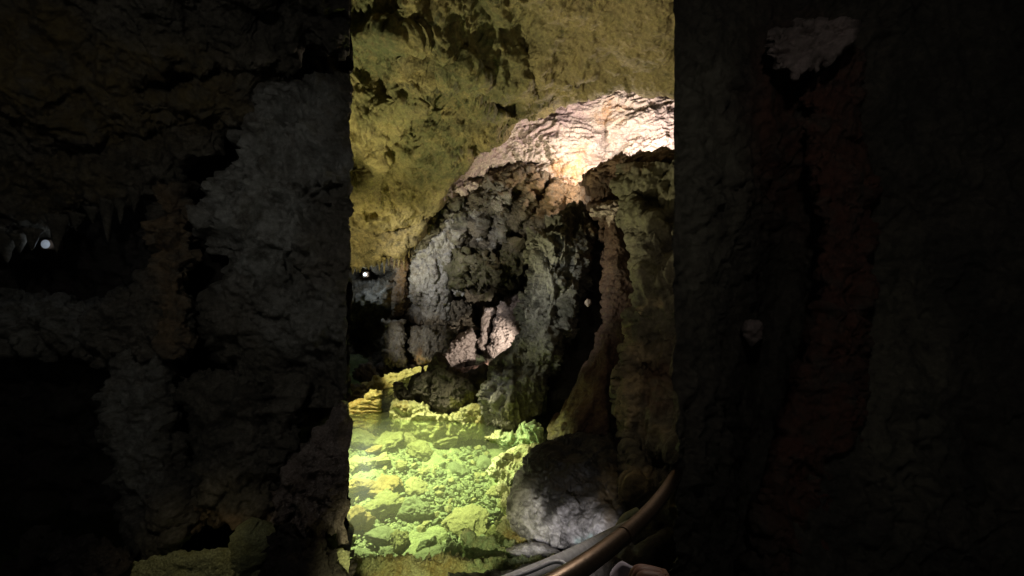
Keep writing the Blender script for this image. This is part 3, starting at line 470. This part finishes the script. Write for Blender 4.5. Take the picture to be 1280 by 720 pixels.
big = [  # u, v of centre, width px, height px, variety, label
    (456, 548, 44, 30, 0, 'broad pale yellow stone at the pool edge just below the curved yellow bank'),
    (486, 552, 40, 32, 0, 'pointed yellow stone with one bright face right of the orange stone'),
    (468, 560, 20, 14, 2, 'small orange stone wedged between pale yellow stones'),
    (476, 573, 30, 16, 0, 'flat pale yellow stone just below the small orange one'),
    (452, 580, 34, 26, 0, 'rounded olive yellow stone against the left edge of the pool'),
    (528, 562, 34, 26, 0, 'bright topped yellow block in the middle of the far pool'),
    (560, 552, 36, 16, 0, 'flat pale stone close below the long crusted ledge'),
    (500, 578, 16, 20, 0, 'small upright yellow stone beside open green water'),
    (455, 605, 44, 30, 2, 'broad ochre boulder at the left edge above the brightest stone'),
    (480, 605, 40, 26, 2, 'rounded ochre boulder behind the brightest crusted stone'),
    (492, 602, 22, 16, 2, 'smaller rounded ochre stone perched on an ochre boulder'),
    (482, 630, 54, 44, 0, 'largest stone in the pool, its left face brilliant pale yellow'),
    (450, 650, 36, 50, 2, 'tall ochre rock at the left edge beside the brightest stone'),
    (520, 636, 40, 38, 1, 'long green stone sloping down beside the largest stone'),
    (475, 670, 36, 30, 1, 'smooth dull green block below the largest stone'),
    (496, 672, 24, 46, 0, 'narrow upright rock with a bright yellow crust near the front'),
    (455, 690, 28, 20, 1, 'bluish green rough stone at the near left corner of the pool'),
    (480, 692, 26, 22, 1, 'pale green knobbly stone beside the narrow bright crusted rock'),
    (588, 650, 44, 24, 0, 'isolated square block with a bright upper edge in the near pool'),
    (562, 650, 22, 20, 0, 'smaller yellow block leaning on the isolated square block'),
    (535, 680, 24, 26, 1, 'upright dull green stone in the near pool'),
    (565, 684, 18, 36, 1, 'long narrow green stone lying toward the viewer'),
    (580, 682, 20, 34, 1, 'second long narrow green stone, right of its slim twin'),
    (525, 700, 50, 22, 1, 'broad flat green slab touching the mossy near ledge'),
    (522, 606, 30, 10, 0, 'thin flat olive slab in the middle of the pool'),
    (530, 588, 16, 14, 0, 'rounded yellow cobble left of the gravel patch'),
    (618, 612, 18, 22, 0, 'rounded yellow stone resting against the right shore crust'),
    (630, 588, 26, 26, 0, 'bright lime stone in the bend of the right shore'),
    (575, 545, 22, 14, 1, 'small green stone between the far ledge and the column'),
    (512, 548, 24, 20, 0, 'squat yellow stone below the left end of the crusted ledge'),
]
meshes = [stone_mesh('pool_stone', 5, 100 + k, sq=(.75, .9, .65, .8)[k % 4]) for k in range(8)]
placed = []
for k, (u, v, w, h, var, lab) in enumerate(big):
    z = ZW - .30; x, y = on_bed(u, v, z)
    me = meshes[k % 8].copy(); me.materials.append(M_stone[var] if var else (M_lime if k in (0, 1, 5, 6, 11, 15, 27) else M_stone[0]))
    o = D.objects.new('pool_stone', me); COL.objects.link(o)
    sx = w / F * y / 2 * 1.08; sz = max(.5 * sx, h / F * y / 2 * .95)
    o.location = (x, y, z - .02); o.scale = (sx, sx * random.uniform(.8, 1.1), sz); o.rotation_euler = (random.uniform(-.3, .3), random.uniform(-.3, .3), random.uniform(-.6, .6))
    tag(o, lab, 'stone', 'stones lying in the pool'); placed.append((u, v, max(w, h) / 2))
mid = [stone_mesh('pool_cobble', 3, 200 + k, sq=(.75, .6, .85)[k % 3]) for k in range(6)]
for me in mid: me.materials.append(M_stone[0])
midg = []
for me in mid:
    m2 = me.copy(); m2.materials.clear(); m2.materials.append(M_stone[1]); midg.append(m2)
def inside(u, v):
    r = np.interp(v, [530, 548, 560, 590, 610, 640, 665, 700], [600, 605, 612, 606, 616, 628, 612, 585])
    return 436 < u < r - 2 and v > np.interp(u, [436, 478, 486, 490, 530, 606], [540, 530, 514, 530, 540, 536])
n = 0
for _ in range(6000):
    if n >= 230: break
    u = random.uniform(438, 640); v = random.uniform(530, 700)
    w = random.choice((7, 8, 9, 10, 12, 14, 17, 20, 24)) * (.7 + (v - 530) / 260)
    if not inside(u, v) or any(abs(u - a) < (c + w * .45) and abs(v - b) < (c * .75 + w * .35) for a, b, c in placed): continue
    placed.append((u, v, w * .5)); n += 1
    z = ZW - .38; x, y = on_bed(u, v, z); green = random.random() < np.interp(u + (v - 600) * .3, [440, 640], [.1, .9])
    o = D.objects.new('pool_cobble', random.choice(midg if green else mid)); COL.objects.link(o)
    s = w / F * y / 2 * 1.2; o.location = (x, y, z + .02); o.scale = (s, s * random.uniform(.7, 1.2), s * random.uniform(.7, 1.1)); o.rotation_euler = (random.uniform(-.5, .5), random.uniform(-.5, .5), random.uniform(0, 6.3))
    side = 'left' if u < 505 else ('middle' if u < 565 else 'right'); dep = 'far' if v < 590 else ('central' if v < 645 else 'near')
    hue = 'dull green' if green else 'olive yellow'
    tag(o, f'small {hue} cobble lying under water in the {dep} {side} part of the pool', 'cobble', f'{hue} cobbles in the {dep} {side} pool')
def gravel():
    bm = bmesh.new(); bmesh.ops.create_icosphere(bm, subdivisions=1, radius=1)
    base = np.array([v.co[:] for v in bm.verts]); bm.faces.ensure_lookup_table(); tri = np.array([[v.index for v in f.verts] for f in bm.faces]); bm.free()
    V = []; T_ = []; r = np.random.default_rng(5); k = 0
    for _ in range(3800):
        u = r.uniform(436, 645); v = r.uniform(528, 702)
        if not inside(u, v): continue
        z = ZW - .40; x, y = on_bed(u, v, z); s = min(11, 2.6 * math.exp(r.normal(.3, .5))) * (.7 + (v - 530) / 260) / F * y / 2
        q = base * r.uniform(.6, 1.25, (len(base), 3)) * s * np.array((1, 1, .6)); a = r.uniform(0, 6.3)
        q = np.stack([q[:, 0] * math.cos(a) - q[:, 1] * math.sin(a), q[:, 0] * math.sin(a) + q[:, 1] * math.cos(a), q[:, 2]], 1) + (x, y, z + r.uniform(-.01, .03))
        V.append(q); T_.append(tri + k); k += len(base)
    me = D.meshes.new('pool_gravel'); me.from_pydata(np.concatenate(V).tolist(), [], np.concatenate(T_).tolist()); me.materials.append(M_stone[1]); me.update()
    o = D.objects.new('pool_gravel', me); COL.objects.link(o); tag(o, 'fine green gravel covering the pool bottom', 'gravel', kind='stuff')
gravel()

# ------------------------------------------------------------------ stalactites on the ceiling lip, far lamp
def stalactite(name, loc, L, r, mat, label, group, seed):
    nz, na = 26, 14; V = []
    for i in range(nz):
        s = i / (nz - 1); rad = r * ((1 - s) ** .75 * (1 + .35 * (1 - s) ** 4) + .04)
        for j in range(na):
            a = j * 2 * math.pi / na
            k = rad * (1 + .25 * mnoise.noise((math.cos(a) * 1.3, math.sin(a) * 1.3 + seed, s * 4)))
            V.append((k * math.cos(a) + .12 * r * math.sin(s * 3 + seed), k * math.sin(a), -s * L + .15 * L))
    Q = [[i * na + j, i * na + (j + 1) % na, (i + 1) * na + (j + 1) % na, (i + 1) * na + j] for i in range(nz - 1) for j in range(na)]
    o = mesh_from(name, np.array(V), np.array(Q), mat, True, None, [(nz - 1) * na + j for j in range(na)])
    o.location = loc; tag(o, label, 'stalactite', group); return o
for k, (u, v, L, r) in enumerate([(441, 333, 12, 3), (446, 334, 8, 2.5), (450, 332, 11, 3), (461, 331, 8, 2.4), (466, 329, 7, 2), (474, 326, 15, 2.6), (480, 325, 20, 2.4), (486, 322, 12, 2), (493, 318, 22, 2.8), (499, 314, 26, 3.4), (505, 310, 30, 3.6), (511, 304, 22, 3.2), (518, 299, 16, 3), (536, 283, 14, 3.4), (542, 274, 12, 3)]):
    Y = 9.7; stalactite('stalactite', P(u, v, Y), L / F * Y, r / F * Y, M_ceil, 'thin stalactite hanging from the ochre lip of the main ceiling', 'stalactites on the main ceiling lip', k)

lamp = D.objects.new('floodlight', None); COL.objects.link(lamp); lamp.location = P(456, 343, 10.6)
tag(lamp, 'small bright white floodlight shining in the dark gap at the far left', 'lamp')
def box(name, size, loc, mat, parent, bev=.01):
    bm = bmesh.new(); bmesh.ops.create_cube(bm, size=1)
    for v in bm.verts: v.co = (v.co.x * size[0], v.co.y * size[1], v.co.z * size[2])
    bmesh.ops.bevel(bm, geom=bm.edges[:], offset=bev, segments=2, affect='EDGES')
    me = D.meshes.new(name); bm.to_mesh(me); bm.free(); me.materials.append(mat)
    o = D.objects.new(name, me); COL.objects.link(o); o.parent = parent; o.location = loc; return o
def disc(name, r, loc, mat, parent):
    bm = bmesh.new(); bmesh.ops.create_uvsphere(bm, u_segments=20, v_segments=12, radius=r)
    for v in bm.verts: v.co.y *= .35
    me = D.meshes.new(name); bm.to_mesh(me); bm.free(); me.materials.append(mat)
    o = D.objects.new(name, me); COL.objects.link(o); o.parent = parent; o.location = loc; return o
M_metal = plain('dark bronze rail paint', (.28, .21, .155), .38, 1.0, bump=.15, bscale=90)
M_lens = plain('lit lamp lens', (.8, .9, 1), .3, emit=(.8, .92, 1), es=1.3)
box('housing', (.15, .16, .14), (0, .11, 0), M_metal, lamp); disc('lens', .048, (0, .01, 0), M_lens, lamp)

# ------------------------------------------------------------------ added rock at both sides, shaped after dim enlarged copies of the centre
SK = [('fbm', 1.8, .10), ('ridge', 3.5, .07), ('facet', 4, .09), ('pit', 3, .10), ('facet', 12, .02), ('ridge', 16, .015), ('fine', 40, .008)]
E = 437.5  # straight dark border made by the added left rock
def side(name, A, B, axis, depth, label, cat, mat=None, **kw):
    d = dict(T=.18, rnd=26, rag=(4, 4), step=2.2, back=.5, style=SK); d.update(kw)
    o = relief(name, A, B, axis, depth, mat or M_side, **d); tag(o, label, cat); return o
side('added_recess_wall', [(-200, -200), (-200, 950)], [(E, -200), (E, 950)], 'v', [(200, 300, 3.5), (100, 600, 3.9)], 'added dark hollow wall at the back of the unlit left recess', 'cave wall', M_dark, fill=False, T=0, ends=False, rag=(0, .6), step=4, back=.6)
side('added_recess_ceiling', [(-200, -200), (E, -200)], [(-200, 320), (0, 302), (60, 290), (130, 262), (190, 240), (250, 205), (300, 165), (330, 120), (352, 90), (375, 70), (E, 62)], 'u',
    [(0, 300, 3.0), (200, 230, 2.95), (330, 120, 2.9), (E, 60, 2.9), (200, 0, 2.3), (E, 0, 2.5), (-200, 0, 2.2), (0, -200, 1.9), (E, -200, 2.2)], 'dim ochre ceiling overhang of the added unlit left recess', 'cave ceiling', sharp=(True, False), ends=False,
    bumps=[(230, 100, 60, 14, .2, -12), (180, 170, 80, 14, .12, -16), (340, 90, 14, 40, .2), (40, 100, 50, 40, -.1)], tints=[(1, 40, 80, 80, 80, 1), (1, 150, 120, 160, 60, .9), (1, 60, 230, 90, 40, .6)], seed=50)
side('pale_flowstone', [(352, 92), (330, 120), (308, 165), (290, 200), (262, 230), (252, 270), (262, 300), (282, 340), (250, 400), (255, 430), (300, 480), (330, 510)], [(E, 92), (E, 510)], 'v',
    [(360, 150, 2.9), (320, 270, 2.75), (400, 250, 2.65), (E, 300, 2.7), (340, 400, 2.8), (E, 500, 2.9)], 'pale grey flowstone mass on the added dim wall left of the bright chamber', 'rock formation', sharp=(False, True), ends=False, rag=(5, .6), back=.8,
    bumps=[(415, 225, 30, 14, -.05), (410, 260, 34, 30, .16), (370, 330, 12, 30, .1), (300, 400, 40, 6, .08), (350, 495, 90, 8, .1)],
    tints=[(0, 320, 260, 60, 90, 1), (0, 370, 150, 50, 50, .9), (0, 380, 400, 50, 50, .6), (0, 400, 200, 40, 30, .8)], seed=51)
side('ribbed_drape', [(192, 232), (190, 300), (180, 350), (165, 420), (160, 445)], [(240, 210), (238, 300), (236, 350), (242, 420), (230, 445)], 'v', [(215, 240, 2.98), (205, 440, 2.85)], 'tan ribbed drape hanging beside the pale flowstone in the added left recess', 'rock formation', tints=[(2, 215, 340, 24, 110, 1)], seed=52, style=[('flute', 14, .03, (1, 1, .12))] + SK[1:])
side('shelf_band', [(-200, 350), (0, 372), (60, 362), (120, 378), (180, 360), (240, 370)], [(-200, 440), (0, 430), (60, 438), (120, 446), (180, 450), (240, 440)], 'u', [(0, 400, 3.1), (240, 410, 2.95)], 'grey rock band across the added dim left recess above the dark hollow', 'rock ledge', tints=[(0, 40, 400, 80, 30, .6)], seed=53)
side('stout_pillar', [(130, 430), (132, 500), (138, 560), (136, 600), (150, 680), (170, 700)], [(214, 430), (218, 500), (222, 560), (224, 600), (230, 680), (232, 700)], 'v', [(170, 440, 2.95), (180, 690, 2.85)], 'stout grey pillar standing beside the dark hollow in the added left recess', 'rock formation', tints=[(0, 165, 530, 36, 110, .6)], seed=54)
side('broad_pillar', [(226, 470), (228, 520), (232, 580), (234, 650), (240, 662)], [(380, 470), (376, 520), (356, 580), (340, 640), (320, 662)], 'v', [(260, 500, 2.9), (330, 640, 2.85), (300, 570, 2.75)], 'added broad folded grey pillar between the stout pillar and the pink rock', 'rock formation', tints=[(2, 290, 655, 70, 14, 1)], seed=55)
side('dim_pink_rock', [(345, 622), (370, 580), (400, 540), (420, 520), (E, 505)], [(345, 640), (370, 652), (400, 656), (E, 658)], 'u', [(370, 620, 2.7), (E, 560, 2.65)], 'added dim pinkish rock face at the lower left beside the bright pool', 'rock', M_pink, rag=(4, 2), ends=False, seed=56, rnd=14)
side('dim_yellow_shelf', [(100, 712), (180, 700), (220, 690), (280, 684), (E, 690)], [(100, 770), (E, 770)], 'u', [(200, 720, 2.5), (E, 720, 2.45)], 'dim yellow ledge along the bottom of the added left recess', 'rock ledge', M_lime, sharp=(False, True), ends=False, seed=57, T=.05, rag=(2, 0), style=[('ridge', 6, .03), ('fine', 30, .01)])
side('upright_dark_rock', [(318, 720), (330, 672), (345, 655), (360, 640), (378, 670), (400, 690), (430, 712)], [(318, 760), (430, 760)], 'u', [(360, 690, 2.3)], 'added dark pointed rock in front of the dim yellow ledge', 'rock', M_darkrock, rnd=14, seed=58)
side('small_pale_stone', [(296, 700), (302, 672), (312, 662), (326, 664), (330, 672)], [(296, 722), (330, 722)], 'u', [(310, 690, 2.42)], 'added small pale stone beside the dark pointed rock at the lower left', 'rock', M_lime, rnd=8, seed=59, T=.06)
side('low_dark_boulder', [(20, 705), (50, 680), (90, 672), (120, 678), (165, 700)], [(20, 770), (165, 770)], 'u', [(90, 700, 2.45)], 'low dark boulder at the foot of the added left recess', 'boulder', M_darkrock, rnd=20, seed=60)
for k, (u, v, L, r) in enumerate([(8, 298, 36, 9), (24, 296, 24, 7), (40, 290, 28, 7), (72, 276, 46, 9), (96, 270, 22, 6), (116, 262, 20, 6), (134, 252, 60, 7), (150, 246, 40, 6), (168, 240, 30, 6), (310, 150, 26, 8), (318, 140, 34, 8)]):
    Y = 2.93; stalactite('stalactite', P(u, v, Y), L / F * Y, r / F * Y, M_side, 'dim stalactite hanging from the ceiling overhang of the added left recess', 'stalactites in the added left recess', 30 + k)
small = D.objects.new('recess_lamp_copy', None); COL.objects.link(small); small.location = P(56, 305, 3.1)  # added lamp, an enlarged repeat of the far floodlight
tag(small, 'added faint bluish white lamp in the dark left recess, repeating the far floodlight', 'lamp')
M_lens2 = plain('faint lamp lens', (.5, .55, .6), .3, emit=(.75, .85, 1), es=.16)
box('housing', (.12, .06, .08), (0, .05, 0), M_metal, small, .006); disc('lens', .034, (-.006, .01, 0), M_lens2, small)

R0 = 842.5  # straight dark border made by the added right rock
RK = [('fbm', 3, .03), ('ridge', 6, .025), ('facet', 9, .03), ('ridge', 20, .008)]
side('added_dark_wall', [(R0, -200), (R0, 950)], [(1500, -200), (1500, 950)], 'v', [(R0, 300, 1.65), (R0, 600, 1.36), (1000, 350, 2.0), (1300, 300, 1.7)], 'added dark rough rock wall filling the right side of the view beside the handrail', 'cave wall', M_sider, fill=False, T=0, ends=False, rag=(.6, 0), step=3, back=.7, seed=61, style=RK,
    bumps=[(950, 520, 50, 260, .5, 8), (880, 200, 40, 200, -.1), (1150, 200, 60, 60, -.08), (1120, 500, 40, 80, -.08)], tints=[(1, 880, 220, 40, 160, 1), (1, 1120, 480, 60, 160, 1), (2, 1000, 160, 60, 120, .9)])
side('brown_drapery', [(1000, 60), (1010, 180), (1022, 300), (1016, 420), (980, 520), (950, 620), (930, 760)], [(1080, 60), (1084, 180), (1090, 300), (1086, 420), (1070, 520), (1060, 620), (1050, 760)], 'v', [(1040, 100, 1.75), (1050, 400, 1.65), (1000, 700, 1.55)], 'dark red brown drapery running down the added right rock wall', 'rock formation', M_sider, seed=62, style=RK, tints=[(2, 1030, 400, 90, 400, 1)], T=.1)
side('pale_calcite_shelf', [(962, 44), (990, 32), (1030, 26), (1060, 24), (1070, 34)], [(962, 66), (990, 100), (1030, 84), (1060, 60), (1070, 50)], 'u', [(990, 60, 1.62), (1060, 40, 1.55)], 'small pale pink calcite shelf high on the added dark right wall', 'rock ledge', M_sider, seed=63, rag=(8, 10), T=.05, rnd=8, back=.12, style=[('ridge', 14, .03, (.5, 1, 2)), ('facet', 22, .02)], tints=[(0, 1015, 55, 90, 60, 1)])
side('projecting_rock', [(930, 412), (936, 403), (948, 404), (954, 414)], [(930, 420), (940, 432), (954, 424)], 'u', [(942, 415, 1.85)], 'small pale rock knob in the dark cleft of the added right wall', 'rock', M_sider, seed=64, rag=(1, 1), T=.03, rnd=6, back=.3, style=RK[2:], tints=[(0, 942, 415, 40, 40, 1)])
side('protruding_stone', [(731, 377), (734, 373), (739, 375)], [(731, 380), (735, 384), (739, 380)], 'u', [(735, 378, 6.0)], 'tiny pale stone knob in the black cleft right of the grey green column', 'rock', M_pink, seed=65, rag=(.5, .5), step=.7, T=.04, rnd=3, back=.9, style=[('facet', 9, .02)])

# ------------------------------------------------------------------ handrail, pale conduit, cable loop, visitor's hand
def tube(name, pts, rad, mat, parent=None, res=10, cyclic=False):
    cu = D.curves.new(name, 'CURVE'); cu.dimensions = '3D'; cu.bevel_depth = rad; cu.bevel_resolution = res; cu.use_fill_caps = True
    sp = cu.splines.new('NURBS'); sp.points.add(len(pts) - 1); sp.use_endpoint_u = True; sp.order_u = 4; sp.resolution_u = 10; sp.use_cyclic_u = cyclic
    for q, c in zip(sp.points, pts): q.co = (*c, 1)
    tmp = D.objects.new('tmp', cu); COL.objects.link(tmp); bpy.context.view_layer.update()
    me = D.meshes.new_from_object(tmp.evaluated_get(bpy.context.evaluated_depsgraph_get())); D.objects.remove(tmp)
    for p_ in me.polygons: p_.use_smooth = True
    me.materials.clear(); me.materials.append(mat); me.name = name
    o = D.objects.new(name, me); COL.objects.link(o); o.parent = parent; return o
rail = D.objects.new('handrail', None); COL.objects.link(rail)
tag(rail, 'curved dark bronze metal handrail at the lower right with a sheen along it', 'handrail')
tube('rail', [P(560, 800, .60), P(640, 757, .66), P(700, 727, .72), P(745, 697, .80), P(782, 668, .92), P(812, 640, 1.08), P(832, 615, 1.22), P(843, 597, 1.38), P(852, 582, 1.50)], .0185, M_metal, rail)
a, b = P(779, 670.5, .905), P(785, 665.2, .935)
tube('rail_sleeve', [a, a.lerp(b, .33), a.lerp(b, .66), b], .0194, M_metal, rail)
M_white = plain('pale grey plastic', (.75, .76, .80), .5)
M_glow = plain('white cable', (.88, .90, .98), .3)
c = tube('conduit', [P(560, 760, .95), P(640, 728, 1.05), P(690, 708, 1.15), P(735, 685, 1.3), P(766, 668, 1.45), P(790, 656, 1.62), P(806, 648, 1.75)], .022, M_white)
tag(c, 'pale grey plastic conduit running just inside the handrail', 'conduit')
c = tube('cable_loop', [P(640, 722, 1.05), P(668, 713, 1.06), P(682, 705, 1.07), P(695, 701, 1.08), P(706, 703, 1.08), P(710, 711, 1.06), P(706, 718, 1.04)], .0055, M_glow)
tag(c, 'thin white cable bent into a loop beside the pale conduit', 'cable')
c = tube('green_strip', [P(768, 666, 1.72), P(775, 655, 1.75), P(779, 646, 1.8), P(786, 643, 1.8), P(796, 638, 1.85)], .013, plain('pale green tape', (.5, .52, .33), .6))
tag(c, 'short pale green strip bent over the rock edge behind the handrail', 'tape')

def skin(name, chains, mat, parent=None):
    vs = []; es = []; rs = []
    for ch in chains:
        start = len(vs)
        for k, (pt, r) in enumerate(ch):
            if isinstance(pt, int): continue
            vs.append(pt); rs.append(r)
        off = ch[0][0] if isinstance(ch[0][0], int) else None
        ids = ([off] if off is not None else []) + list(range(start, len(vs)))
        es += [(ids[i], ids[i + 1]) for i in range(len(ids) - 1)]
    me = D.meshes.new(name); me.from_pydata(vs, es, []); o = D.objects.new(name, me); COL.objects.link(o)
    m = o.modifiers.new('skin', 'SKIN'); m.use_smooth_shade = True
    for d_, r in zip(me.skin_vertices[0].data, rs): d_.radius = (r, r)
    me.skin_vertices[0].data[0].use_root = True
    s = o.modifiers.new('sub', 'SUBSURF'); s.levels = 2; s.render_levels = 2
    bpy.context.view_layer.update()
    me2 = D.meshes.new_from_object(o.evaluated_get(bpy.context.evaluated_depsgraph_get()))
    o.modifiers.clear(); o.data = me2; me2.materials.clear(); me2.materials.append(mat)
    for p_ in me2.polygons: p_.use_smooth = True
    o.parent = parent; return o
t = NT('brown skin'); t.b.inputs['Base Color'].default_value = (.17, .080, .052, 1); t.b.inputs['Roughness'].default_value = .55
t.b.inputs['Subsurface Weight'].default_value = .15; t.b.inputs['Subsurface Radius'].default_value = (.01, .004, .002)
tc = t.n('ShaderNodeTexCoord'); bp = t.n('ShaderNodeBump'); bp.inputs['Strength'].default_value = .3; bp.inputs['Distance'].default_value = .001
t.l(t.noise(tc.outputs['Object'], 350, 4), bp.inputs['Height']); t.l(bp.outputs[0], t.b.inputs['Normal'])
H = P(829, 743, .62)                                           # a closed hand: wrist below, knuckles up, fingers curled toward the rail
chains = [[((0.02, -.02, -.17), .030), ((.012, -.008, -.10), .027), ((0, 0, -.05), .034), ((0, 0, -.01), .036)]]
for k, (x, L) in enumerate(((-.030, .9), (-.010, 1.), (.011, .95), (.030, .8))):
    chains.append([(3, 0), ((x, .004, .022 * L), .0115), ((x, .036, .022 * L), .0100), ((x * .95, .044, -.008), .0092), ((x * .9, .022, -.018), .0082)])
chains.append([(2, 0), ((-.036, -.010, -.028), .0135), ((-.042, .018, -.006), .0115), ((-.028, .046, .002), .0095)])
hand = skin('person', chains, t.m); hand.location = H; hand.rotation_euler = (.12, .3, 1.45)
tag(hand, 'brown closed hand of a visitor at the lower right corner below the handrail', 'person')
def leaflet():
    V = []; n = 12
    for i in range(n):
        for j in range(n):
            a, b_ = i / (n - 1), j / (n - 1)
            V.append(((a - .5) * .055, .02 * math.sin(a * 3) , (b_ - .5) * .11 * (1 - .55 * abs(a - .62)) ))
    idx = np.arange(n * n).reshape(n, n); q = np.stack([idx[:-1, :-1], idx[1:, :-1], idx[1:, 1:], idx[:-1, 1:]], 2).reshape(-1, 4)
    o = mesh_from('leaflet', np.array(V), q, plain('lavender white paper', (.5, .45, .52), .7)); s = o.modifiers.new('thick', 'SOLIDIFY'); s.thickness = .0008
    o.location = P(784, 752, .66); o.rotation_euler = (-.5, .15, .2); tag(o, 'folded pale lavender paper leaflet beside the hand under the handrail', 'leaflet')
leaflet()
